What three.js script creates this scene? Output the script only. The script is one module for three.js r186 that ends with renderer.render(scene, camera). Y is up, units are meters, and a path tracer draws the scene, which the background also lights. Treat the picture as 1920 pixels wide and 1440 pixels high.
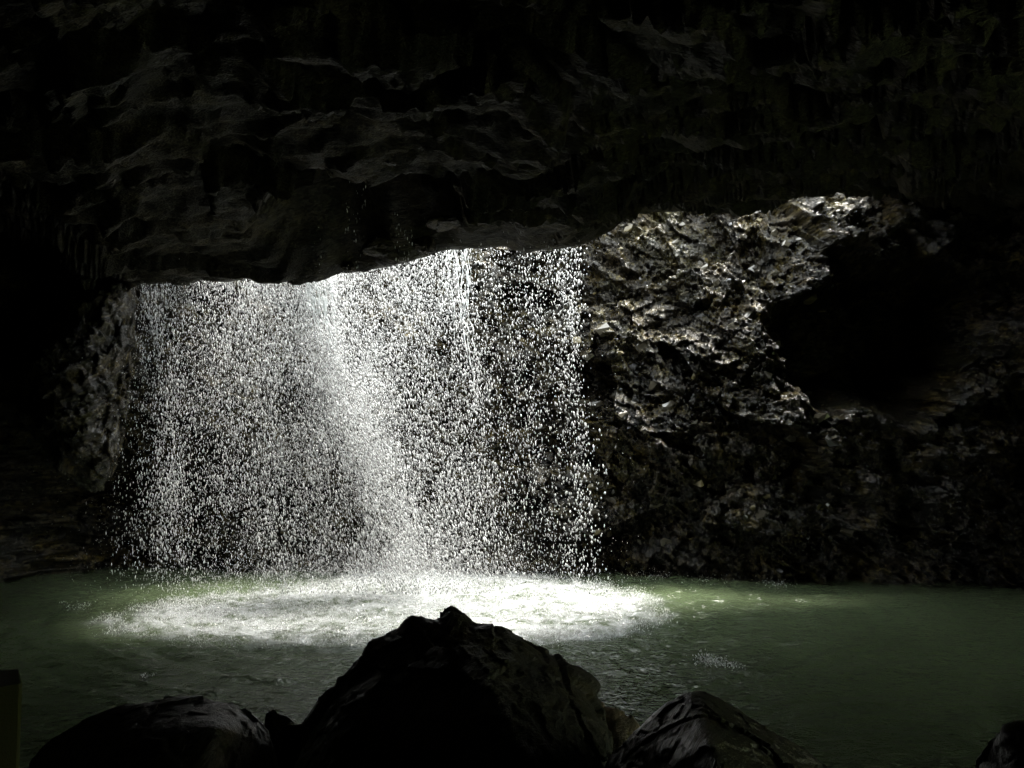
import * as THREE from 'three';
import { ConvexHull } from 'three/addons/math/ConvexHull.js';
import { ConvexGeometry } from 'three/addons/geometries/ConvexGeometry.js';
import { mergeGeometries, mergeVertices } from 'three/addons/utils/BufferGeometryUtils.js';

// ---------- camera, sky, sun, exposure ----------
const scene = new THREE.Scene();
const FPX = 1444, EYE = 3.8, PITCH = Math.atan(80 / FPX);
const camera = new THREE.PerspectiveCamera(2 * Math.atan(720 / FPX) * 180 / Math.PI, 4 / 3, 0.1, 600);
camera.position.set(0, EYE, 0);
camera.rotation.x = PITCH;
scene.add(camera);
const renderer = new THREE.WebGLRenderer({ antialias: true });
renderer.toneMapping = THREE.LinearToneMapping;
renderer.toneMappingExposure = 11.6;
renderer.shadowMap.enabled = true;
{
  const W = 128, H = 64, data = new Float32Array(W * H * 4);
  for (let j = 0; j < H; j++) for (let i = 0; i < W; i++) {
    const el = Math.max(0, Math.sin(((j + 0.5) / H - 0.5) * Math.PI)), k = (j * W + i) * 4;
    const t = Math.pow(el, 0.6);
    data[k] = 0.98 - 0.06 * t; data[k + 1] = 1.0 - 0.02 * t; data[k + 2] = 0.98 + 0.02 * t; data[k + 3] = 1;
  }
  const sky = new THREE.DataTexture(data, W, H, THREE.RGBAFormat, THREE.FloatType);
  sky.mapping = THREE.EquirectangularReflectionMapping; sky.magFilter = THREE.LinearFilter; sky.needsUpdate = true;
  scene.background = sky; scene.environment = sky;
}
const sun = new THREE.DirectionalLight(new THREE.Color(1, 0.95, 0.88), 1.4);
const sunDir = new THREE.Vector3(0.1, 0.96, -0.17).normalize();
sun.position.set(-2, 0, -17).addScaledVector(sunDir, 40); sun.target.position.set(-2, 0, -17);
sun.castShadow = true; sun.shadow.radius = 26; sun.shadow.mapSize.set(2048, 2048);
Object.assign(sun.shadow.camera, { left: -30, right: 30, top: 30, bottom: -30, near: 1, far: 90 });
scene.add(sun, sun.target);

// ---------- helpers ----------
function rng(seed) { let a = seed >>> 0; return () => { a = (a + 0x6D2B79F5) | 0; let t = Math.imul(a ^ (a >>> 15), 1 | a); t = (t + Math.imul(t ^ (t >>> 7), 61 | t)) ^ t; return ((t ^ (t >>> 14)) >>> 0) / 4294967296; }; }
const hash = (x, y, z, s) => { let h = Math.imul(x, 374761393) ^ Math.imul(y, 668265263) ^ Math.imul(z, 2147483647 ^ 0x5bd1e995) ^ Math.imul(s + 11, 1274126177); h = Math.imul(h ^ (h >>> 13), 1274126177); h ^= h >>> 16; h = Math.imul(h, 0x85ebca6b); h ^= h >>> 13; return (h >>> 0) / 4294967296; };
const lerp = (a, b, t) => a + (b - a) * t, clamp = (x, a = 0, b = 1) => Math.min(b, Math.max(a, x));
const smooth = (a, b, x) => { const t = clamp((x - a) / (b - a)); return t * t * (3 - 2 * t); };
function noise3(x, y, z, s = 0) {
  const i = Math.floor(x), j = Math.floor(y), k = Math.floor(z), f = x - i, g = y - j, h = z - k;
  const u = f * f * (3 - 2 * f), v = g * g * (3 - 2 * g), w = h * h * (3 - 2 * h);
  const c = (a, b, d) => hash(i + a, j + b, k + d, s);
  return lerp(lerp(lerp(c(0, 0, 0), c(1, 0, 0), u), lerp(c(0, 1, 0), c(1, 1, 0), u), v), lerp(lerp(c(0, 0, 1), c(1, 0, 1), u), lerp(c(0, 1, 1), c(1, 1, 1), u), v), w) * 2 - 1;
}
function fbm3(x, y, z, o = 4, s = 0) { let a = 0, m = 0.5; for (let k = 0; k < o; k++) { a += m * noise3(x, y, z, s + k * 17); x *= 2.03; y *= 2.03; z *= 2.03; m *= 0.5; } return a; }
// broken-rock relief: every cell is a flat facet with its own height and tilt
function facet2(x, y, s, tilt = 0.5) {
  const i = Math.floor(x), j = Math.floor(y); let best = 9, r = 0;
  for (let a = -1; a <= 1; a++) for (let b = -1; b <= 1; b++) {
    const cx = i + a + hash(i + a, j + b, 1, s), cy = j + b + hash(i + a, j + b, 2, s), dx = x - cx, dy = y - cy, d = dx * dx + dy * dy;
    if (d < best) { best = d; r = (hash(i + a, j + b, 3, s) - 0.5) + tilt * (dx * (hash(i + a, j + b, 4, s) - 0.5) + dy * (hash(i + a, j + b, 5, s) - 0.5)) * 2; }
  }
  return r;
}
function facet3(x, y, z, s, tilt = 0.5) {
  const i = Math.floor(x), j = Math.floor(y), k = Math.floor(z); let best = 9, r = 0;
  for (let a = -1; a <= 1; a++) for (let b = -1; b <= 1; b++) for (let c = -1; c <= 1; c++) {
    const I = i + a, J = j + b, K = k + c, dx = x - I - hash(I, J, K, s), dy = y - J - hash(I, J, K, s + 1), dz = z - K - hash(I, J, K, s + 2), d = dx * dx + dy * dy + dz * dz;
    if (d < best) { best = d; r = (hash(I, J, K, s + 3) - 0.5) + tilt * (dx * (hash(I, J, K, s + 4) - 0.5) + dy * (hash(I, J, K, s + 5) - 0.5) + dz * (hash(I, J, K, s + 6) - 0.5)) * 2; }
  }
  return r;
}
const CP = Math.cos(PITCH), SP = Math.sin(PITCH);
// a photo pixel gives a direction; the distance d (metres ahead) comes from the thing it lies on
function at(px, py, d) { const x = (px - 960) / FPX, yc = (720 - py) / FPX, y = yc * CP + SP, z = CP - yc * SP; return new THREE.Vector3(x / z * d, EYE + y / z * d, -d); }
function onWater(px, py) { const yc = (720 - py) / FPX, y = yc * CP + SP, z = CP - yc * SP; return at(px, py, -EYE * z / y); }
const lin = (pts, x) => { if (x <= pts[0][0]) return pts[0][1]; for (let i = 1; i < pts.length; i++) if (x <= pts[i][0]) return lerp(pts[i - 1][1], pts[i][1], (x - pts[i - 1][0]) / (pts[i][0] - pts[i - 1][0])); return pts[pts.length - 1][1]; };
const taken = {};
const numbered = n => { taken[n] = (taken[n] ?? -1) + 1; return taken[n] ? `${n}_${String(taken[n]).padStart(3, '0')}` : n; };
function mesh(name, geo, mat, parent = scene) { const m = new THREE.Mesh(geo, mat); m.name = parent === scene ? numbered(name) : name; m.castShadow = m.receiveShadow = true; parent.add(m); return m; }
function tag(o, label, category, group) { o.userData.label = label; o.userData.category = category; if (group) o.userData.group = group; return o; }
function structure(o, label, category) { o.userData.kind = 'structure'; if (label) o.userData.label = label; if (category) o.userData.category = category; return o; }
function group(name, x = 0, y = 0, z = 0) { const g = new THREE.Group(); g.name = numbered(name); g.position.set(x, y, z); scene.add(g); return g; }
function grid(nu, nv, f, colorOf) {   // f(i/nu, j/nv) -> [x, y, z, u, v]
  const P = new Float32Array((nu + 1) * (nv + 1) * 3), U = new Float32Array((nu + 1) * (nv + 1) * 2), C = colorOf && new Float32Array((nu + 1) * (nv + 1) * 3), I = new Uint32Array(nu * nv * 6);
  let q = 0;
  for (let j = 0; j <= nv; j++) for (let i = 0; i <= nu; i++) {
    const k = j * (nu + 1) + i, r = f(i / nu, j / nv);
    P.set(r.slice(0, 3), k * 3); U[k * 2] = r[3]; U[k * 2 + 1] = r[4];
    if (C) C.set(colorOf(r[0], r[1], r[2]), k * 3);
    if (i < nu && j < nv) { const a = k, b = k + 1, c = k + nu + 1, d = c + 1; if ((i + j) & 1) I.set([a, b, c, b, d, c], q); else I.set([a, b, d, a, d, c], q); q += 6; }
  }
  const g = new THREE.BufferGeometry();
  g.setAttribute('position', new THREE.BufferAttribute(P, 3)); g.setAttribute('uv', new THREE.BufferAttribute(U, 2));
  if (C) g.setAttribute('color', new THREE.BufferAttribute(C, 3));
  g.setIndex(new THREE.BufferAttribute(I, 1)); g.computeVertexNormals();
  return g;
}
function dataTex(n, f, srgb) {
  const d = new Uint8Array(n * n * 4);
  for (let j = 0; j < n; j++) for (let i = 0; i < n; i++) { const c = f(i / n, j / n), k = (j * n + i) * 4; for (let m = 0; m < 3; m++) d[k + m] = clamp(c[m]) * 255; d[k + 3] = 255; }
  const t = new THREE.DataTexture(d, n, n); t.wrapS = t.wrapT = THREE.RepeatWrapping; t.magFilter = THREE.LinearFilter; t.minFilter = THREE.LinearMipmapLinearFilter; t.generateMipmaps = true; if (srgb) t.colorSpace = THREE.SRGBColorSpace; t.needsUpdate = true; return t;
}
// noise that tiles: period p lattice cells
function tnoise(x, y, p, s) { const i = Math.floor(x), j = Math.floor(y), f = x - i, g = y - j, u = f * f * (3 - 2 * f), v = g * g * (3 - 2 * g), w = n => ((n % p) + p) % p; const c = (a, b) => hash(w(i + a), w(j + b), 7, s); return lerp(lerp(c(0, 0), c(1, 0), u), lerp(c(0, 1), c(1, 1), u), v); }
function tfacet(x, y, p, s) {
  const i = Math.floor(x), j = Math.floor(y), w = n => ((n % p) + p) % p; let best = 9, r = 0;
  for (let a = -1; a <= 1; a++) for (let b = -1; b <= 1; b++) { const I = w(i + a), J = w(j + b), dx = x - i - a - hash(I, J, 1, s), dy = y - j - b - hash(I, J, 2, s), d = dx * dx + dy * dy; if (d < best) { best = d; r = 0.5 + 0.35 * (hash(I, J, 3, s) - 0.5) + 0.9 * (dx * (hash(I, J, 4, s) - 0.5) + dy * (hash(I, J, 5, s) - 0.5)); } }
  return r;
}
const rockBump = dataTex(1024, (u, v) => { const wx = 0.25 * tnoise(u * 24, v * 24, 24, 3), h = 0.5 * tfacet(u * 14 + wx, v * 14, 14, 1) + 0.27 * tfacet(u * 40 + wx, v * 40, 40, 2) + 0.14 * tnoise(u * 90, v * 90, 90, 4) + 0.09 * tnoise(u * 220, v * 220, 220, 5); return [h, h, h]; });
const rockTint = dataTex(512, (u, v) => { const a = tnoise(u * 9, v * 9, 9, 31), b = tfacet(u * 22, v * 22, 22, 32), c = tnoise(u * 70, v * 70, 70, 33), k = 0.55 + 0.35 * (b - 0.5) + 0.3 * (c - 0.5) + 0.25 * (a - 0.5); return [k * (1 + 0.08 * (a - 0.5)), k, k * (1 - 0.12 * (a - 0.5))]; }, true);
const layerBump = dataTex(1024, (u, v) => { const w = 1.4 * tnoise(u * 6, v * 6, 6, 8) + 0.4 * tnoise(u * 30, v * 30, 30, 9), h = 0.45 * tfacet(u * 7 + w, v * 22 + w, 154, 11) + 0.3 * tfacet(u * 20, v * 50 + w, 1000, 12) + 0.25 * tnoise(u * 90, v * 160, 1440, 13); return [h, h, h]; });
function rockMaterial(color, roughness, bump, scale, bumpScale, extra = {}) {
  const b = bump.clone(); b.repeat.set(1 / scale, 1 / scale); b.needsUpdate = true;
  const t = rockTint.clone(); t.repeat.set(0.31, 0.31); t.needsUpdate = true;
  return new THREE.MeshPhysicalMaterial({ color: new THREE.Color().setRGB(...color), roughness, map: t, bumpMap: b, bumpScale, vertexColors: true, ...extra });
}
const ROCK = [0.128, 0.112, 0.074];   // wet dark basalt: the same stone everywhere in the cave
const M = {
  wall: rockMaterial(ROCK, 0.2, rockBump, 0.95, 0.075),
  roof: rockMaterial(ROCK, 0.5, layerBump, 2.2, 0.06, { specularIntensity: 0.5 }),
  boulder: rockMaterial(ROCK, 0.45, rockBump, 0.7, 0.03),
  sandRock: rockMaterial([1, 0.8, 0.46], 0.6, layerBump, 0.6, 0.02),
  wetBoulder: rockMaterial(ROCK, 0.3, rockBump, 0.5, 0.022),
  stone: new THREE.MeshPhysicalMaterial({ color: new THREE.Color().setRGB(0.05, 0.045, 0.032), roughness: 0.25 }),
  stoneGrey: new THREE.MeshPhysicalMaterial({ color: new THREE.Color().setRGB(0.085, 0.085, 0.085), roughness: 0.25 }),
  stoneOchre: new THREE.MeshPhysicalMaterial({ color: new THREE.Color().setRGB(0.085, 0.07, 0.03), roughness: 0.35 }),
  moss: new THREE.MeshPhysicalMaterial({ color: new THREE.Color().setRGB(0.16, 0.17, 0.03), roughness: 0.9 }),
  ground: new THREE.MeshStandardMaterial({ color: new THREE.Color().setRGB(0.1, 0.11, 0.05), roughness: 0.95 }),
  spray: new THREE.MeshPhysicalMaterial({ color: new THREE.Color().setRGB(0.95, 0.96, 0.96), roughness: 0.95, transmission: 0.5, thickness: 0, ior: 1.33, vertexColors: true }),
  drop: new THREE.MeshPhysicalMaterial({ color: new THREE.Color().setRGB(0.93, 0.95, 0.95), roughness: 0.95, transmission: 0.5, thickness: 0, ior: 1.33 }),
};

// ---------- roof of the cave with the hole ----------
const lipPx = [[-600, 470], [0, 505], [100, 530], [180, 546], [262, 536], [285, 530], [320, 531], [340, 535], [380, 528], [430, 527], [480, 518], [508, 524], [560, 520], [610, 517], [650, 514], [700, 506], [745, 496], [775, 488], [810, 476], [850, 469], [900, 467], [940, 463], [965, 468], [985, 477], [1010, 471], [1050, 468], [1085, 462], [1120, 446], [1150, 426], [1182, 400], [1230, 398], [1290, 395], [1340, 390], [1400, 384], [1430, 374], [1490, 371], [1530, 364], [1580, 361], [1640, 364], [1750, 372], [1900, 380], [2500, 380]];
const lipDepth = px => lin([[0, 22], [190, 21], [262, 15.6], [1060, 15.5], [1180, 16.9], [1300, 18.0], [1400, 18.6], [1580, 19.3], [1680, 22]], px);
const lip = lipPx.map(([px, py]) => at(px, py, lipDepth(px)));
const lipFine = []; for (let px = -600; px <= 2500; px += 6) lipFine.push(at(px, lin(lipPx, px), lipDepth(px)));
lipFine.sort((a, b) => a.x - b.x);
const lipZt = lipFine.map(p => [p.x, p.z]), lipYt = lipFine.map(p => [p.x, p.y]);
const lipZ = x => lin(lipZt, x), lipY = x => lin(lipYt, x) + 0.035 * fbm3(x * 3.1, 0, 7, 3, 5) + 0.05 * facet2(x * 2.3, 0.5, 77);
const ROOFTOP = 12.8;
function ceilingY(x, z) {
  const lz = lipZ(x), t = z - lz, d = -z, ly = lin(lipYt, x), H = 9.1 + 0.02 * x + 0.35 * fbm3(x * 0.16, z * 0.16, 3, 3, 9);
  let y = lerp(ly, H, smooth(0.2, 7, t) * 0.9 + 0.1 * smooth(0, 1.5, t));
  const px = 960 + FPX * x / Math.max(d, 4);
  // recess behind the near edge, over the hanging beam of the lip
  const rx = smooth(440, 560, px) * (1 - smooth(820, 880, px)), rz = smooth(12.2, 12.5, d + 0.25 * noise3(x * 0.9, 0, 0, 4)) * (1 - smooth(14.0, 15.3, d + 0.5 * noise3(x * 1.3, 1, 0, 5)));
  y += 2.2 * rx * rz;
  const fade = smooth(0.0, 0.7, t), n = 0.6 * noise3(x * 0.3, z * 0.5, 0, 6);
  y += fade * (0.34 * facet2(x * 0.3 + n, z * 0.7 + 0.1 * x, 21, 0.8) + 0.16 * facet2(x * 0.7 + n, z * 1.9, 22, 0.9) + 0.06 * facet2(x * 1.9, z * 4.4, 23, 1));
  const saw = t => t - Math.floor(t), glint = 1 - 0.8 * smooth(170, 300, px) * (1 - smooth(430, 520, px));
  y -= smooth(0.5, 2.4, t) * glint * (0.5 * saw(z * 0.62 + 0.12 * x + 2.4 * fbm3(x * 0.3, z * 0.4, 0, 4, 26)) + (0.2 + 0.12 * noise3(x * 0.5, z * 0.5, 2, 29)) * saw(z * 1.7 + 2.6 * fbm3(x * 0.6, z * 0.8, 1, 4, 27)) + 0.05 * saw(z * 5 + 1.5 * fbm3(x * 1.4, z * 1.5, 2, 3, 28)));
  y += (0.35 + 0.65 * fade) * (0.03 * facet2(x * 4, z * 9, 24, 1) + 0.03 * fbm3(x * 3, z * 7, 2, 3, 25));
  return y;
}
const mossy = (x, y, z) => smooth(0.1, 0.5, fbm3(x * 0.7, y * 0.7, z * 0.7, 4, 61));
const wallTone = (x, y, z) => {
  const k = 0.8 + 0.7 * fbm3(x * 1.1, y * 1.6, z * 1.1, 4, 45), g = smooth(0.05, 0.4, fbm3(x * 2.1, y * 2.1, z * 2.1, 3, 46)), m = mossy(x, y, z);
  const li = smooth(0.0, 0.14, fbm3(x * 3.3, y * 3.3, z * 3.3, 4, 47));   // ochre lichen and rust stains, all over the wall
  return [k * lerp(lerp(1, 0.95, m), 1.1, li), k * lerp(lerp(0.97, 1, m), 1.0, li), k * lerp(lerp(lerp(0.95, 1.05, g), 0.45, m), 0.5, li)];
};
const roofTone = (x, y, z) => { const k = 0.85 + 0.5 * fbm3(x * 1.7, y * 1.7, z * 1.7, 3, 44), m = 0.7 * mossy(x, y, z); return [k * lerp(1, 0.85, m), k * lerp(1, 0.95, m), k * lerp(0.98, 0.5, m)]; };
{
  const X0 = -17, X1 = 17, Z1 = 9, parts = [];
  const under = grid(440, 300, (a, b) => {
    const x = lerp(X0, X1, a), lz = lipZ(x), z = lerp(lz, Z1, Math.pow(b, 1.45)), y = b === 0 ? lipY(x) : lerp(lipY(x), ceilingY(x, z), smooth(0, 0.25, z - lz));
    return [x, y, z, x + 0.3 * y, z + y];
  }, roofTone);
  const topZ = x => lipZ(x) + 2.4 + 4.4 * smooth(1, 4, x) - 8 * smooth(-5.8, -7.4, x);
  const rim = grid(440, 40, (a, b) => {
    const x = lerp(X0, X1, a), y0 = lipY(x), y = lerp(y0, ROOFTOP, b), n = smooth(0, 0.15, b) * (0.35 * facet2(x * 0.8, y * 0.8, 71, 0.8) + 0.15 * facet2(x * 2, y * 2, 72, 1));
    return [x, y, lerp(lipZ(x), topZ(x), b) + n, x, y];
  }, roofTone);
  const top = grid(80, 60, (a, b) => { const x = lerp(X0, X1, a), z = lerp(topZ(x), Z1, b); return [x, b === 0 ? ROOFTOP : ROOFTOP + 0.3 * fbm3(x * 0.4, z * 0.4, 0, 3, 73), z, x, z]; }, roofTone);
  const roof = mesh('cave_roof', mergeGeometries([under, rim, top]), M.roof);
  structure(roof, 'black layered rock roof of the cave with a ragged hanging lip over the waterfall', 'cave roof');
  // stones lodged in the hanging beam, seen against it
  const R = rng(91);
  for (const [px, py, d, w, h] of [[585, 462, 15.0, 0.38, 0.3], [715, 466, 15.1, 0.55, 0.26], [800, 462, 15.2, 0.4, 0.3], [655, 500, 15.3, 0.2, 0.14], [540, 478, 15.2, 0.3, 0.22], [450, 400, 14.3, 0.32, 0.2], [830, 420, 14.6, 0.5, 0.2], [500, 330, 13.6, 0.22, 0.34], [620, 486, 15.2, 0.16, 0.12], [490, 500, 15.3, 0.4, 0.16], [870, 345, 13.4, 0.3, 0.34]]) {
    const pts = [], c = at(px, py, d); for (let k = 0; k < 18; k++) { const v = new THREE.Vector3(R() - 0.5, R() - 0.5, R() - 0.5).normalize(); pts.push(new THREE.Vector3(v.x * w * 0.8, v.y * h * 0.8, v.z * w * 0.7).add(c)); }
    boulder(pts, M.roof, { name: 'stone', parent: roof, detail: 14, sharp: 12, rough: 0.5, seed: Math.floor(px) });
  }
}

// ---------- walls ----------
const plan = new THREE.CatmullRomCurve3([[-13, 9], [-14, 0], [-13.6, -8], [-12.6, -14], [-11, -17.6], [-8.8, -19.4], [-6, -20.3], [-2, -20.7], [2, -20.5], [4.6, -19.9], [6.4, -19.2], [9, -19.2], [12, -18.6], [14.4, -16.5], [15.2, -12]].map(p => new THREE.Vector3(p[0], 0, p[1])), false, 'centripetal');
plan.arcLengthDivisions = 2000;
const LEN = plan.getLength();
const planPts = plan.getSpacedPoints(3000);
function planAt(u) { const f = clamp(u / LEN) * 3000, i = Math.min(2999, Math.floor(f)), a = planPts[i], b = planPts[i + 1], t = f - i, dx = b.x - a.x, dz = b.z - a.z, l = Math.hypot(dx, dz); return [lerp(a.x, b.x, t), lerp(a.z, b.z, t), -dz / l, dx / l]; }
function wallDisp(u, v, x, z) {
  const n = 0.7 * noise3(u * 0.35, v * 0.35, 0, 81);
  let d = 0.9 * fbm3(u * 0.22, v * 0.25, 1, 3, 82);
  const c = u * 0.35 + v;       // beds dip to the left
  d += 0.62 * facet2(u * 0.45 + n, c * 0.55 - n, 83, 0.9) + 0.28 * facet2(u * 1.15 + n, c * 1.4, 84, 1) + 0.2 * facet2(u * 2.6 - v * 0.8, c * 3.2, 85, 1.1) + 0.095 * facet2(u * 5.5 - v, c * 7, 86, 1.2) + 0.045 * facet2(u * 12, c * 15, 87, 1.2) + 0.05 * fbm3(u * 6, v * 6, 0, 3, 88);
  const saw = t => t - Math.floor(t);
  d += (0.1 + 0.1 * noise3(u * 0.7, v * 0.7, 3, 90)) * saw(c * 3.1 + 1.2 * fbm3(u * 1.6, v * 1.2, 0, 3, 91)) + 0.045 * saw(c * 8.3 + 1.6 * fbm3(u * 3.1, v * 2.6, 1, 3, 92)) + 0.018 * saw(c * 21 + 1.5 * fbm3(u * 7, v * 6, 2, 2, 93));
  // dark alcove at the right
  const ax = (x - 9.6) / 2.9, ay = (v - 6.2) / 2.3, al = Math.sqrt(ax * ax + ay * ay) + 0.25 * noise3(x * 0.8, v * 0.8, 0, 89);
  d -= 3.2 * (1 - smooth(0.6, 1.08, al));
  // undercut on the left at the water
  if (x < -6) d -= 2.2 * smooth(-6, -9.5, x) * (1 - smooth(1.5, 4.2, v));
  // the lit face leans back towards the hole
  d -= smooth(1, 3.5, x) * (1 - smooth(6.5, 8, x)) * 0.1 * Math.max(0, v - 3.5);
  d -= 0.34 * Math.max(0, v - 6.9);
  return d;
}
function wallPoint(u, v) { const [x, z, nx, nz] = planAt(u), d = wallDisp(u, v, x, z); return new THREE.Vector3(x + nx * d, v, z + nz * d); }
const WTOP = 13.2, WBOT = -0.9;
const uAtX = x => { let b = -1; for (let i = 0; i <= 3000; i++) if (planPts[i].z < -15 && (b < 0 || Math.abs(planPts[i].x - x) < Math.abs(planPts[b].x - x))) b = i; return b / 3000 * LEN; };
const colU = [[0, 0], [0.1, uAtX(-10)], [0.38, uAtX(0.5)], [0.82, uAtX(8)], [0.94, uAtX(13.5)], [1, LEN]], rowV = [[0, WBOT], [0.04, -0.05], [0.93, 10.2], [1, WTOP]];   // finest where the lit face is
const wall = mesh('cave_wall', grid(900, 290, (a, b) => { const u = lin(colU, a), v = lin(rowV, b), p = wallPoint(u, v); return [p.x, p.y, p.z, u, v]; }, wallTone), M.wall);
structure(wall, 'wet broken rock wall of the cave behind the waterfall and round the pool', 'rock wall');
function makeStone(R, n, sx, sy, sz) { const pts = []; for (let k = 0; k < n; k++) { const v = new THREE.Vector3(R() - 0.5, R() - 0.5, R() - 0.5).normalize(); pts.push(new THREE.Vector3(v.x * sx, v.y * sy, v.z * sz)); } return new ConvexGeometry(pts); }
{
  const R = rng(5), variants = []; for (let k = 0; k < 14; k++) variants.push(makeStone(R, 9 + Math.floor(R() * 7), 1, 0.55 + 0.3 * R(), 0.5));
  const uA = uAtX(0.5), uB = uAtX(8.2);
  for (let k = 0; k < 290; k++) {
    const u = lerp(uA, uB, R()), v = lerp(0.2, 10, Math.pow(R(), 0.75)), p = wallPoint(u, v), [, , nx, nz] = planAt(u), s = 0.06 + 0.2 * Math.pow(R(), 2.2), t = R();
    const m = mesh('stone', variants[k % 14], t < 0.12 ? M.stoneGrey : t < 0.3 ? M.stoneOchre : M.stone, wall);
    m.position.copy(p); m.position.x -= nx * s * 0.12; m.position.z -= nz * s * 0.12;
    m.rotation.set((R() - 0.5) * 0.9, Math.atan2(nx, nz) + (R() - 0.5) * 0.8, 0.35 + (R() - 0.5) * 1.2); m.scale.setScalar(s);
  }
}
// wall behind and to the right of the viewer, with the cave mouth left open between
const backPlan = new THREE.CatmullRomCurve3([[18, 1.5], [15.5, 4], [13, 7.5], [8, 9.2], [0, 9.6], [-8, 9.4], [-14, 9]].map(p => new THREE.Vector3(p[0], 0, p[1])));
{
  const pts = backPlan.getSpacedPoints(400), L = backPlan.getLength();
  const rear = mesh('rear_wall', grid(260, 90, (a, b) => { const i = Math.min(399, Math.floor(a * 400)), p = pts[i].clone().lerp(pts[i + 1], a * 400 - i), v = lerp(-1.5, WTOP, b), d = 0.6 * facet2(a * L * 0.5, v * 0.6, 101, 0.9) + 0.25 * facet2(a * L * 1.3, v * 1.5, 102, 1); return [p.x, v, p.z + d, a * L, v]; }, wallTone), M.wall);
  structure(rear, 'dark rock wall closing the cave behind the viewer', 'rock wall');
  // brow of rock over the mouth
  const brow = mesh('mouth_brow', grid(90, 60, (a, b) => { const z = lerp(-13, 3, a), v = lerp(4.3 + 0.5 * noise3(z * 0.6, 0, 0, 7), WTOP, b), d = 0.5 * facet2(z * 0.6, v * 0.6, 103, 0.9); return [16.2 + d, v, z, z, v]; }, wallTone), M.wall);
  structure(brow, 'overhanging rock brow above the cave mouth', 'rock wall');
}

// ---------- water ----------
const foamPoly = [[185, 1158], [215, 1186], [330, 1203], [480, 1211], [640, 1214], [800, 1216], [980, 1214], [1130, 1202], [1220, 1180], [1255, 1158], [1235, 1120], [1120, 1092], [1000, 1078], [860, 1072], [700, 1080], [560, 1098], [440, 1112], [300, 1128]].map(([a, b]) => onWater(a, b));
function foamIn(x, z) {   // signed distance, positive inside
  let inside = false, best = 1e9;
  for (let i = 0, j = foamPoly.length - 1; i < foamPoly.length; j = i++) {
    const a = foamPoly[i], b = foamPoly[j];
    if ((a.z > z) !== (b.z > z) && x < (b.x - a.x) * (z - a.z) / (b.z - a.z) + a.x) inside = !inside;
    const ex = b.x - a.x, ez = b.z - a.z, t = clamp(((x - a.x) * ex + (z - a.z) * ez) / (ex * ex + ez * ez)); best = Math.min(best, Math.hypot(x - a.x - ex * t, z - a.z - ez * t));
  }
  return inside ? best : -best;
}
const plunge = onWater(755, 1092);
function waveY(x, z) {
  const f = foamIn(x, z), near = smooth(-6, 1.5, f), r = Math.hypot(x - plunge.x, z - plunge.z), wob = 1.3 * fbm3(x * 0.5, z * 0.5, 0, 2, 111);
  let y = (0.009 + 0.014 * near) * (Math.sin(r * 9 + 5 * wob) * 0.8 + Math.sin(r * 15.7 - x * 2 + 7 * wob) * 0.5);
  y += (0.03 + 0.04 * near) * fbm3(x * 2.4 + z * 0.4, z * 4.6, 0.5, 4, 112);
  y += 0.05 * smooth(-0.3, 0.8, f) * fbm3(x * 4.5, z * 6.5, 1.5, 3, 113) + 0.02 * fbm3(x * 0.6, z * 0.8, 2, 2, 114);
  y += 0.22 * Math.exp(-r * r / 1.6) * (0.6 + 0.8 * fbm3(x * 3, z * 3, 5, 3, 115));
  return y;
}
const foamAmount = (x, z) => { const f = foamIn(x, z) + 0.5 * fbm3(x * 1.3, z * 1.9, 3, 3, 123), r = Math.hypot(x - plunge.x, (z - plunge.z)), n = fbm3(x * 2.4, z * 3.6, 0, 3, 121), q = fbm3(x * 8, z * 12, 1, 3, 122); return clamp(smooth(-0.35, 0.9, f) * (0.62 + 1.0 * n + 1.1 * q) + 0.8 * Math.exp(-r * r / 2.6) * (0.8 + q)); };
const waterBump = dataTex(512, (u, v) => { const w = tnoise(u * 8, v * 8, 8, 141), h = 0.55 * tnoise(u * 16 + w, v * 34 + w, 544, 142) + 0.3 * tnoise(u * 40, v * 80 + w, 1040, 143) + 0.15 * tnoise(u * 100, v * 160, 1600, 144); return [h, h, h]; });
waterBump.repeat.set(1 / 2.1, 1 / 2.1);
{
  const murk = new THREE.MeshPhysicalMaterial({ color: 0xffffff, roughness: 0.07, ior: 1.33, vertexColors: true, bumpMap: waterBump, bumpScale: 0.035 });
  const zs = []; let z = -22.4; while (z < -4) { zs.push(z); z += lin([[-22, 0.07], [-13, 0.055], [-9, 0.05], [-4, 0.08]], z); }
  const w = grid(500, zs.length - 1, (a, b) => { const zz = zs[Math.round(b * (zs.length - 1))], x = lerp(-16, 17, a); return [x, waveY(x, zz), zz, x, zz]; }, (x, y, zz) => { const f = foamAmount(x, zz), s = 0.9 + 0.25 * fbm3(x * 0.5, zz * 0.5, 0, 3, 131); return [lerp(0.055 * s, 0.3, f), lerp(0.073 * s, 0.315, f), lerp(0.038 * s, 0.31, f)]; });
  structure(mesh('pool_water', w, murk), 'murky green pool with a patch of white froth under the waterfall', 'pool');
}

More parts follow.
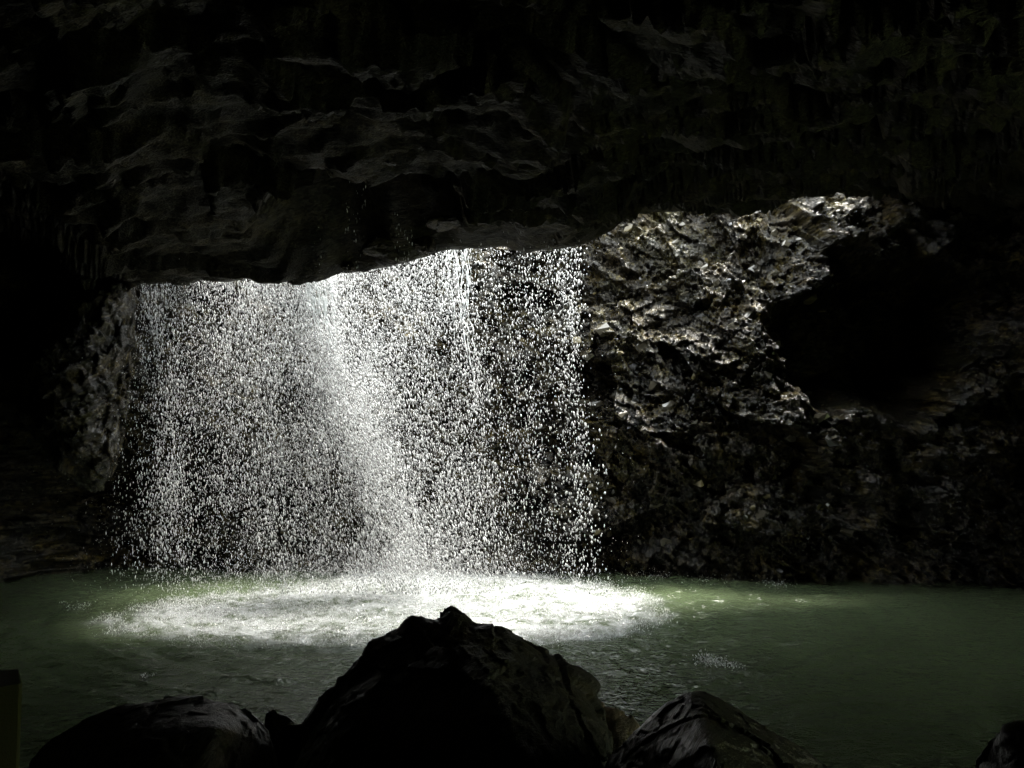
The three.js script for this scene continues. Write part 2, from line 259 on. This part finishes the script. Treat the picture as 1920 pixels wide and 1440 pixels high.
// ---------- ground outside and under ----------
{
  const g = new THREE.PlaneGeometry(900, 900); g.rotateX(-Math.PI / 2); const m = mesh('ground', g, M.ground); m.position.y = -1.6; structure(m, 'dark earth ground under and around the cave', 'ground');
  const shore = mesh('shore', grid(120, 70, (a, b) => { const x = lerp(-16, 17, a), z = lerp(-9, 10, b), y = lin([[-9, -0.9], [-7.4, -0.15], [-6, 0.6], [-5, 1.15], [-3, 1.75], [-1.5, 2.05], [10, 2.1]], z) + 0.14 * facet2(x * 1.6, z * 1.6, 151, 0.9) + 0.1 * fbm3(x, z, 0, 3, 152); return [x, y, z, x, z]; }, wallTone), M.boulder);
  structure(shore, 'dark stony bank of the pool under the boulders', 'shore');
  for (const [n, x0, x1, z0, z1, y] of [['hill_top', -80, 80, -120, -24, 13.1], ['hill_flank', -80, -15.5, -21, 60, 13.0]]) {
    const h = mesh(n, grid(80, 60, (a, b) => { const x = lerp(x0, x1, a), z = lerp(z0, z1, b); return [x, y + 0.4 * smooth(0, 4, z1 - z) * fbm3(x * 0.2, z * 0.2, 0, 3, 161), z, x, z]; }), M.ground);
    structure(h, n === 'hill_top' ? 'earth hilltop behind the hole of the cave' : 'earth hilltop beside the cave', 'hill');
  }
}

// ---------- green bank and trees outside the cave mouth ----------
{
  const bank = mesh('outer_bank', grid(80, 50, (a, b) => { const z = lerp(-60, 60, a), x = lerp(17.3, 90, b * b); return [x, -0.4 + 0.16 * (x - 17) + 0.7 * fbm3(x * 0.3, z * 0.3, 0, 4, 171), z, x, z]; }), new THREE.MeshStandardMaterial({ color: new THREE.Color().setRGB(0.1, 0.13, 0.03), roughness: 1 }));
  structure(bank, 'grassy green bank outside the cave mouth', 'bank');
  const bark = new THREE.MeshStandardMaterial({ color: new THREE.Color().setRGB(0.12, 0.09, 0.06), roughness: 0.95 }), leaf = new THREE.MeshPhysicalMaterial({ color: new THREE.Color().setRGB(0.12, 0.17, 0.03), roughness: 0.9, transmission: 0.45, thickness: 0, side: THREE.DoubleSide });
  const R = rng(77);
  function tree() {
    const t = new THREE.Group(), tubes = [], tips = [], limb = (a, b, r0, r1) => { const c = new THREE.CatmullRomCurve3([a, a.clone().lerp(b, 0.5).add(new THREE.Vector3(R() - 0.5, 0.3, R() - 0.5).multiplyScalar(0.4)), b]), g = new THREE.TubeGeometry(c, 10, 1, 7), P = g.attributes.position, q = new THREE.Vector3(), v = new THREE.Vector3(); for (let i = 0; i <= 10; i++) { c.getPointAt(i / 10, q); for (let j = 0; j <= 7; j++) { v.fromBufferAttribute(P, i * 8 + j).sub(q).multiplyScalar(lerp(r0, r1, i / 10)).add(q); P.setXYZ(i * 8 + j, v.x, v.y, v.z); } } g.computeVertexNormals(); tubes.push(g); };
    const top = new THREE.Vector3(0.4, 5.2, 0.2); limb(new THREE.Vector3(0, -0.4, 0), top, 0.24, 0.1);
    for (let k = 0; k < 11; k++) { const y = 2.4 + 2.8 * R(), a = k * 2.4, l = 1.2 + 1.4 * R(), b = new THREE.Vector3(Math.cos(a) * l, y + 0.8 + R(), Math.sin(a) * l); limb(new THREE.Vector3(0.07 * y, y, 0.03 * y), b, 0.07, 0.02); tips.push(b); }
    tips.push(top.clone().add(new THREE.Vector3(0, 0.8, 0)));
    mesh('trunk', mergeGeometries(tubes), bark, t);
    const P = [], I = [], v = new THREE.Vector3(), e = new THREE.Euler(), quad = [[-1, 0], [0, -0.45], [1, 0], [0, 0.45]];
    for (const c of tips) for (let k = 0; k < 190; k++) { const o = new THREE.Vector3(R() - 0.5, (R() - 0.5) * 0.7, R() - 0.5).multiplyScalar(2.2).add(c); e.set(R() * 6, R() * 6, R() * 6); const n = P.length / 3, s = 0.08 + 0.07 * R(); for (const [x, y] of quad) { v.set(x * s, y * s, 0).applyEuler(e).add(o); P.push(v.x, v.y, v.z); } I.push(n, n + 1, n + 2, n, n + 2, n + 3); }
    const g = new THREE.BufferGeometry(); g.setAttribute('position', new THREE.Float32BufferAttribute(P, 3)); g.setIndex(I); g.computeVertexNormals(); mesh('crown', g, leaf, t); return t;
  }
  const first = tree();
  [[21, -13, 0, 1], [23.5, -7.5, 1.1, 1.15], [22, -2, 2.3, 0.95], [26, 3, 3.1, 1.2], [27, -11, 4.2, 1.3]].forEach(([x, z, a, k], i) => { const t = i ? first.clone() : first; t.name = numbered('tree'); t.position.set(x, -0.3 + 0.16 * (x - 17), z); t.rotation.y = a; t.scale.setScalar(k); scene.add(t); tag(t, 'leafy green tree on the bank outside the cave mouth', 'tree', 'trees outside the cave mouth'); });
}

// ---------- boulders ----------
function boulder(pts, mat, o = {}) {
  const c = new THREE.Vector3(); pts.forEach(p => c.add(p)); c.multiplyScalar(1 / pts.length);
  const hull = new ConvexHull().setFromPoints(pts), planes = hull.faces.map(f => [f.normal.clone(), f.constant - f.normal.dot(c)]);
  const g = mergeVertices(new THREE.IcosahedronGeometry(1, o.detail ?? 56).deleteAttribute('uv').deleteAttribute('normal'), 1e-5), P = g.attributes.position, pw = o.sharp ?? 26, v = new THREE.Vector3(), seed = o.seed ?? 1, rough = o.rough ?? 1;
  const U = new Float32Array(P.count * 2), C = new Float32Array(P.count * 3);
  for (let i = 0; i < P.count; i++) {
    v.fromBufferAttribute(P, i).normalize(); let m = 1e-9; const q = [];
    for (const [n, d] of planes) { const t = n.dot(v) / d; q.push(t); if (t > m) m = t; }
    let s = 0; for (const t of q) if (t > 0) s += Math.pow(t / m, pw);
    let r = 1 / (m * Math.pow(s, 1 / pw) * 0.985);
    const x = c.x + v.x * r, y = c.y + v.y * r, z = c.z + v.z * r, w = 0.3 * noise3(x * 1.5, y * 1.5, z * 1.5, seed);
    r += rough * (0.1 * facet3(x * 2.2 + w, y * 2.2, z * 2.2 - w, seed + 10, 0.8) + 0.05 * facet3(x * 5 + w, y * 5 + x * 2, z * 5, seed + 20, 0.9) + 0.026 * facet3(x * 12, y * 12 + x * 5, z * 12, seed + 30, 1) + 0.03 * fbm3(x * 4, y * 4, z * 4, 3, seed + 40) + 0.014 * fbm3(x * 17, y * 17, z * 17, 2, seed + 50));
    for (const [b, amp, wd] of o.bumps ?? []) { const q2 = (x - b.x) ** 2 + (y - b.y) ** 2 + (z - b.z) ** 2; r += amp * Math.exp(-q2 / (wd * wd)); }
    P.setXYZ(i, v.x * r, v.y * r, v.z * r);
    U[i * 2] = x + z * 0.7; U[i * 2 + 1] = y + z * 0.45 - x * 0.3;
    C.set(wallTone(x * 2.5, y * 2.5, z * 2.5), i * 3);
  }
  g.setAttribute('uv', new THREE.BufferAttribute(U, 2)); g.setAttribute('color', new THREE.BufferAttribute(C, 3)); g.computeVertexNormals();
  const b = mesh(o.name ?? 'boulder', g, mat, o.parent); b.position.copy(c); return b;
}
const shoreY = z => lin([[-9, -0.9], [-7.4, -0.15], [-6, 0.6], [-5, 1.15], [-3, 1.75], [-1.5, 2.05]], z);
function fromOutline(out, d, front, back, extra = []) {   // outline pixels at their depth, the rest of the stone goes down to the bank before and behind it
  const pts = out.map(([x, y, dd]) => at(x, y, dd ?? d)); const xs = pts.map(p => p.x), x0 = Math.min(...xs), x1 = Math.max(...xs);
  for (const dz of [front, -back]) { const z = -d + dz, y = Math.max(-1.2, shoreY(z) - 0.25); pts.push(new THREE.Vector3(lerp(x0, x1, 0.1), y, z), new THREE.Vector3(lerp(x0, x1, 0.9), y, z)); }
  pts.push(new THREE.Vector3(x0, shoreY(-d) - 0.4, -d), new THREE.Vector3(x1, shoreY(-d) - 0.4, -d));
  for (const [x, y, dd] of extra) pts.push(at(x, y, dd));
  return pts;
}
tag(boulder(fromOutline([[560, 1372], [600, 1312], [645, 1258], [692, 1214], [748, 1186], [780, 1160], [848, 1150], [870, 1160], [960, 1186], [1012, 1211], [1060, 1243], [1100, 1272], [1132, 1330], [1140, 1380, 4.9]], 5.4, 1.4, 1.0, [[850, 1215, 5.0], [890, 1290, 4.6], [1000, 1420, 4.1], [640, 1380, 4.6], [800, 1185, 5.7], [1090, 1300, 6.0]]), M.boulder, { seed: 3, detail: 66, sharp: 44, rough: 0.42, bumps: [[at(850, 1150, 5.4), 0.03, 0.12], [at(778, 1160, 5.4), 0.06, 0.1], [at(812, 1160, 5.4), -0.03, 0.07], [at(892, 1178, 5.4), -0.05, 0.09], [at(930, 1180, 5.4), 0.03, 0.1], [at(700, 1210, 5.4), 0.04, 0.1], [at(1105, 1280, 5.4), 0.06, 0.12]] }),
  'tall peaked dark boulder standing in front of the waterfall, the largest on the bank', 'boulder', 'boulders on the bank');
tag(boulder(fromOutline([[60, 1392], [105, 1360], [165, 1325], [232, 1303], [300, 1298], [400, 1297], [440, 1307], [466, 1326], [500, 1347], [524, 1378], [530, 1405]], 4.6, 1.3, 0.9, [[330, 1330, 4.2], [420, 1345, 4.0], [200, 1400, 3.9]]), M.wetBoulder, { seed: 103, detail: 54, sharp: 16, rough: 0.22 }),
  'broad rounded wet black boulder beside the square post', 'boulder', 'boulders on the bank');
tag(boulder(fromOutline([[1125, 1425], [1200, 1362], [1258, 1312], [1290, 1294], [1330, 1291], [1350, 1300], [1400, 1343], [1460, 1381], [1510, 1406], [1580, 1445]], 4.4, 1.2, 0.8, [[1310, 1315, 4.1], [1340, 1420, 3.5], [1300, 1300, 4.7]]), M.wetBoulder, { seed: 203, detail: 54, sharp: 22, rough: 0.28 }),
  'low pointed black boulder right of the peaked one, smooth on its near face', 'boulder', 'boulders on the bank');
tag(boulder(fromOutline([[1835, 1440], [1850, 1395], [1880, 1352], [1920, 1334], [1990, 1320], [2080, 1345], [2140, 1430]], 5.2, 1.0, 0.8), M.wetBoulder, { seed: 303, detail: 44, sharp: 22, rough: 0.4 }),
  'dark boulder cut by the frame, standing alone in the green water beyond the pointed one', 'boulder', 'boulders on the bank');
tag(boulder(fromOutline([[1100, 1330], [1120, 1312], [1150, 1311], [1175, 1330], [1200, 1358], [1180, 1400], [1090, 1400]], 6.3, 0.5, 0.5), M.sandRock, { seed: 403, detail: 36, rough: 0.6 }),
  'small sunlit brown rock wedged between the peaked and the pointed boulder', 'rock', 'rocks at the waterline');
for (const [o, d, s, l] of [
  [[[498, 1332], [512, 1321], [545, 1324], [556, 1345], [545, 1372], [500, 1372]], 6.0, 503, 'small wet rock in the gap beside the broad rounded boulder, higher of two'],
  [[[518, 1362], [530, 1350], [555, 1345], [585, 1352], [590, 1380], [520, 1392]], 5.8, 603, 'small wet rock against the foot of the peaked boulder, lower of two']])
  tag(boulder(fromOutline(o, d, 0.3, 0.3), M.wetBoulder, { seed: s, detail: 24, rough: 0.5, name: 'rock' }), l, 'rock', 'rocks at the waterline');
// rock that closes the hole on the left
{
  const out = [[150, 505], [262, 520], [258, 570], [246, 630], [240, 700], [232, 760], [228, 850], [205, 915], [140, 930], [80, 860], [20, 780], [40, 640]].map(([x, y]) => at(x, y, 16.4));
  const pts = []; for (const p of out) { pts.push(p, p.clone().add(new THREE.Vector3(-1.2, 0, -2.4))); } pts.push(at(150, 600, 15.3), at(170, 720, 15.2), at(110, 800, 15.0), at(60, 700, 15.0));
  const b = boulder(pts, M.wall, { seed: 703, detail: 62, sharp: 14, rough: 1.7, name: 'rock_buttress' });
  structure(b, 'jutting rock buttress at the edge of the hole, beside the falling water', 'rock wall');
}

// ---------- square post at the edge of the path ----------
{
  const p = at(38, 1275, 2.3), h = 1.05, w = 0.16, g = group('post', p.x - 0.086, p.y - h, p.z + 0.02);
  const bump = rockBump.clone(); bump.repeat.set(6, 6); bump.needsUpdate = true;
  const mat = new THREE.MeshPhysicalMaterial({ color: new THREE.Color().setRGB(0.11, 0.105, 0.06), roughness: 0.85, bumpMap: bump, bumpScale: 0.004 });
  const s = new THREE.Shape(); const r = 0.006; s.moveTo(-w / 2 + r, -w / 2); s.lineTo(w / 2 - r, -w / 2); s.lineTo(w / 2, -w / 2 + r); s.lineTo(w / 2, w / 2 - r); s.lineTo(w / 2 - r, w / 2); s.lineTo(-w / 2 + r, w / 2); s.lineTo(-w / 2, w / 2 - r); s.lineTo(-w / 2, -w / 2 + r);
  const body = new THREE.ExtrudeGeometry(s, { depth: h, bevelEnabled: true, bevelSize: 0.004, bevelThickness: 0.004, bevelSegments: 2 }); body.rotateX(-Math.PI / 2); mesh('shaft', body, mat, g);
  const foot = new THREE.BoxGeometry(w * 1.5, 0.04, w * 1.5); foot.translate(0, 0.0, 0); mesh('base_plate', foot, mat, g);
  g.rotation.y = 0.62; tag(g, 'square rough olive-grey post at the edge of the path beside the rounded boulder', 'post');
}

// ---------- waterfall ----------
{
  const fall = group('waterfall', plunge.x, 0, plunge.z), off = fall.position, R = rng(1234);
  const gauss = () => { let s = 0; for (let k = 0; k < 4; k++) s += R(); return (s - 2) * 1.73; };
  const M4 = new THREE.Matrix4(), Q = new THREE.Quaternion(), UPV = new THREE.Vector3(0, 1, 0), S = new THREE.Vector3();
  const sets = { spray: [], mist: [], splash: [] };
  const put = (list, p, dir, r, len) => { Q.setFromUnitVectors(UPV, dir); S.set(r, r * len, r); M4.compose(p.clone().sub(off), Q, S); const m = M4.clone(); m.tone = 0.25 + 0.75 * Math.pow(R(), 0.8); list.push(m); };
  function jet(n, path, sig, rad, list, o = {}) {
    for (let k = 0; k < n; k++) {
      const py = R() < 0.1 ? lerp(60, 400, R()) : lerp(400, 1112, Math.pow(R(), o.pow ?? 1.2)), g = o.flat ? (R() * 2 - 1) * 1.7 : gauss(), px = lin(path, py) + g * lin(sig, py), d = (o.d ?? 17.2) + (o.dd ?? 0.7) * gauss();
      const p = at(px, py, d); if (p.y < 0 || p.y > 12.9) continue;
      // clumps: keep more where the noise is high
      const cl = fbm3(px * 0.03, py * 0.012, 0, 3, o.seed ?? 201); if (R() > 0.62 + 1.1 * cl) continue;
      const slope = (lin(path, py + 25) + g * lin(sig, py + 25) - px) / 25, dir = new THREE.Vector3(-slope, 1, 0).normalize();
      dir.x += 0.12 * gauss(); dir.z += 0.1 * gauss(); dir.normalize();
      const r = (o.k ?? 1.0) * (rad[0] + (rad[1] - rad[0]) * Math.pow(R(), 2.2)); put(list, p, dir, r, (o.len ?? 3.3) * (0.6 + 0.8 * R()));
    }
  }
  const main = [[0, 560], [520, 590], [600, 606], [700, 632], [800, 662], [900, 698], [1000, 738], [1112, 775]];
  const shift = dx => main.map(([y, x]) => [y, x + dx]);
  jet(20000, main, [[0, 14], [520, 22], [800, 30], [1100, 46]], [0.006, 0.016], sets.spray, { seed: 202, d: 17.6, dd: 0.35, len: 3.8 });
  jet(20000, main, [[0, 34], [520, 62], [800, 62], [1100, 84]], [0.006, 0.015], sets.spray, { seed: 203, d: 17.5, pow: 1.35 });
  jet(8000, [[0, 286], [520, 288], [800, 306], [1112, 322]], [[0, 10], [520, 13], [1100, 36]], [0.006, 0.014], sets.spray, { seed: 204, d: 16.9, pow: 1.5 });
  jet(6000, [[0, 340], [520, 350], [1112, 380]], [[0, 34], [520, 42], [1100, 60]], [0.005, 0.012], sets.spray, { seed: 205, d: 17.0, dd: 0.9, pow: 1.6 });
  jet(18000, [[0, 455], [520, 470], [800, 495], [1112, 545]], [[0, 36], [520, 46], [1100, 62]], [0.006, 0.014], sets.spray, { seed: 206, d: 17.3, pow: 1.5 });
  jet(15000, [[0, 680], [520, 690], [800, 725], [1112, 800]], [[0, 30], [520, 40], [1100, 58]], [0.006, 0.014], sets.spray, { seed: 207, d: 17.0, pow: 1.4 });
  jet(10000, [[0, 790], [520, 790], [1112, 855]], [[0, 34], [520, 40], [1100, 56]], [0.006, 0.014], sets.spray, { seed: 208, d: 16.9, pow: 1.3 });
  jet(4600, [[0, 845], [520, 850], [800, 880], [1112, 905]], [[0, 14], [520, 18], [1100, 36]], [0.006, 0.015], sets.spray, { seed: 209, d: 16.8 });
  jet(6500, [[0, 980], [520, 985], [1112, 1010]], [[0, 55], [1100, 66]], [0.005, 0.013], sets.spray, { flat: true, seed: 210, d: 16.7, dd: 0.9, pow: 1.2 });
  jet(1700, [[0, 1068], [500, 1066], [700, 1070], [850, 1092], [1000, 1090], [1112, 1095]], [[0, 14], [600, 16], [1100, 22]], [0.009, 0.024], sets.spray, { seed: 211, d: 16.3, dd: 0.5, len: 1.9 });
  jet(12000, [[0, 670], [520, 670], [1112, 675]], [[0, 235], [520, 240], [1100, 266]], [0.005, 0.012], sets.spray, { flat: true, seed: 212, d: 17.2, dd: 1.0, pow: 1.0 });
  // fine mist of the falling water and at its foot
  jet(64000, main, [[0, 20], [520, 34], [800, 46], [1112, 70]], [0.005, 0.0095], sets.mist, { seed: 213, d: 17.6, dd: 0.5, len: 1.8 });
  jet(86000, [[0, 540], [520, 560], [1112, 640]], [[0, 150], [520, 180], [1112, 200]], [0.005, 0.0092], sets.mist, { pow: 1.6, seed: 214, d: 17.3, dd: 0.9, len: 1.8 });
  for (let k = 0; k < 22000; k++) {   // spray thrown up where the main stream lands
    const a = R() * 6.283, q = Math.abs(gauss()) * 1.7, x = plunge.x + Math.cos(a) * q * 1.5, z = plunge.z + Math.sin(a) * q * 0.8; if (z < -20) continue;
    const y = Math.abs(gauss()) * 0.42 * Math.exp(-q * q / 9); put(sets.mist, new THREE.Vector3(x, y + 0.02, z), new THREE.Vector3(gauss() * 0.4, 1, gauss() * 0.4).normalize(), 0.004 + 0.007 * R() * R(), 1.4);
  }
  // droplets leaping where the spray hits the pool
  const box = new THREE.Box3().setFromPoints(foamPoly);
  for (let k = 0; k < 120000 && sets.splash.length < 56000; k++) {
    const x = lerp(box.min.x, box.max.x, R()), z = lerp(box.min.z, box.max.z, R()), f = foamIn(x, z); if (f < 0.25 * gauss() * 0.6) continue;
    const n = fbm3(x * 1.6, z * 2.4, 0, 4, 221); if (R() > 0.6 + 1.3 * n) continue;
    const y = waveY(x, z) - Math.log(1 - 0.98 * R()) * 0.045; put(sets.splash, new THREE.Vector3(x, y, z), new THREE.Vector3(gauss() * 0.6, 1, gauss() * 0.6).normalize(), 0.0035 + 0.009 * R() * R(), 1 + 3 * R());
  }
  for (const [px, py, w, n] of [[150, 1141, 0.16, 90], [118, 1132, 0.05, 20], [1330, 1243, 0.13, 300], [1368, 1250, 0.1, 120], [1455, 1098, 0.2, 120], [1215, 1082, 0.3, 160], [1330, 1088, 0.3, 120], [276, 1268, 0.05, 60]])
    { const c = onWater(px, py); for (let k = 0; k < n; k++) put(sets.splash, new THREE.Vector3(c.x + gauss() * w, 0.01 + Math.abs(gauss()) * w * 0.35, c.z + gauss() * w), new THREE.Vector3(gauss(), 1, gauss()).normalize(), 0.003 + 0.006 * R(), 1 + 3 * R()); }
  for (const [px, y0, y1, d, n] of [[652, 290, 520, 13.6, 16], [668, 300, 500, 13.7, 18], [680, 310, 470, 13.5, 12], [745, 400, 500, 14.2, 14], [760, 410, 500, 14.2, 14], [768, 420, 490, 14.3, 10], [600, 440, 515, 14.4, 6], [213, 900, 1105, 16.4, 18], [222, 760, 1105, 16.4, 24], [232, 660, 1105, 16.4, 24], [160, 930, 1090, 16.2, 5]])
    for (let k = 0; k < n; k++) put(sets.spray, at(px + 3 * gauss(), lerp(y0, y1, R()), d), UPV, 0.006 + 0.006 * R(), 2 + 2 * R());
  for (const [n, l] of [['spray', 'white falling drops of the broken waterfall'], ['mist', 'fine white mist drifting round the main stream'], ['splash', 'drops leaping from the froth under the falls']]) {
    const list = sets[n], tet = n !== 'spray', shape = tet ? [[0.94, -0.33, 0], [-0.47, -0.33, 0.82], [-0.47, -0.33, -0.82], [0, 1, 0]] : [[1, 0, 0], [-1, 0, 0], [0, 1, 0], [0, -1, 0], [0, 0, 1], [0, 0, -1]], tri = tet ? [0, 1, 2, 0, 3, 1, 1, 3, 2, 2, 3, 0] : [0, 2, 4, 4, 2, 1, 1, 2, 5, 5, 2, 0, 4, 3, 0, 1, 3, 4, 5, 3, 1, 0, 3, 5], nv = shape.length, nt = tri.length;
    const P = new Float32Array(list.length * nv * 3), N = new Float32Array(P.length), K = new Float32Array(P.length), I = new Uint32Array(list.length * nt), c = new THREE.Vector3(), nm = new THREE.Matrix3();
    list.forEach((m, i) => { nm.getNormalMatrix(m); K.fill(m.tone, i * nv * 3, (i + 1) * nv * 3); shape.forEach((o, k) => { c.set(...o).applyMatrix4(m).toArray(P, (i * nv + k) * 3); c.set(...o).applyMatrix3(nm).normalize().toArray(N, (i * nv + k) * 3); }); tri.forEach((t, k) => { I[i * nt + k] = i * nv + t; }); });
    const dg = new THREE.BufferGeometry(); dg.setAttribute('position', new THREE.BufferAttribute(P, 3)); dg.setAttribute('normal', new THREE.BufferAttribute(N, 3)); dg.setAttribute('color', new THREE.BufferAttribute(K, 3)); dg.setIndex(new THREE.BufferAttribute(I, 1));
    const im = new THREE.Mesh(dg, M.spray); im.name = n === 'spray' ? 'spray_drops' : n === 'mist' ? 'fine_mist' : 'splash_drops'; im.castShadow = im.receiveShadow = true; im.userData.kind = 'stuff'; im.userData.label = l; fall.add(im);
  }
  // strands of unbroken water
  function strand(px0, py1, d, r, seed, drift, path) {
    const pts = [], n = 70; for (let k = 0; k <= n; k++) { const t = k / n, py = lerp(60, py1, t); pts.push(at((path ? lin(path, py) + px0 * (1 + 1.2 * smooth(500, 1100, py)) : px0 + drift * t * t * t) + 6 * noise3(py * 0.014, seed, 0, 3) + 4.5 * noise3(py * 0.055, seed, 1, 3), py, d + 0.1 * noise3(py * 0.01, seed, 2, 3)).sub(off)); }
    const c = new THREE.CatmullRomCurve3(pts), g = new THREE.TubeGeometry(c, 160, 1, 5), P = g.attributes.position, cen = new THREE.Vector3(), v = new THREE.Vector3();
    for (let i = 0; i <= 160; i++) { c.getPointAt(i / 160, cen); const k = r * (0.2 + 1.3 * Math.max(0, 0.4 + noise3(i * 0.45, seed, 4, 8))) * (1 - smooth(0.85, 1, i / 160) * 0.8); for (let j = 0; j <= 5; j++) { v.fromBufferAttribute(P, i * 6 + j).sub(cen).multiplyScalar(k).add(cen); P.setXYZ(i * 6 + j, v.x, v.y, v.z); } }
    g.computeVertexNormals(); mesh('water_strand', g, M.drop, fall);
  }
  let s = 0; for (const [x, y, d, r, dr] of [[832, 640, 16.8, 0.014, 22], [838, 720, 16.85, 0.018, 46], [846, 700, 16.9, 0.014, 40], [852, 600, 16.8, 0.010, 24], [866, 620, 16.7, 0.012, 12], [871, 690, 16.75, 0.015, 18], [876, 560, 16.8, 0.008, 8], [575, 620, 17.6, 0.03, 26], [583, 680, 17.55, 0.04, 42], [592, 760, 17.6, 0.05, 60], [600, 700, 17.65, 0.04, 40], [612, 640, 17.5, 0.03, 26], [570, 560, 17.5, 0.02, 16], [440, 560, 17.2, 0.012, 10], [288, 600, 16.9, 0.012, 6]]) strand(x, y, d, r * (x > 700 ? 1.05 : 0.9), ++s * 3.7, dr);
  for (let k = 0; k < 16; k++) strand((R() + R() - 1) * 30, 560 + 330 * R() * R(), 17.55 + 0.15 * gauss(), 0.01 + 0.02 * R(), 90 + k * 2.3, 0, main);
  tag(fall, 'white waterfall of spray and strands dropping through the hole into the pool', 'waterfall');
}
renderer.render(scene, camera);
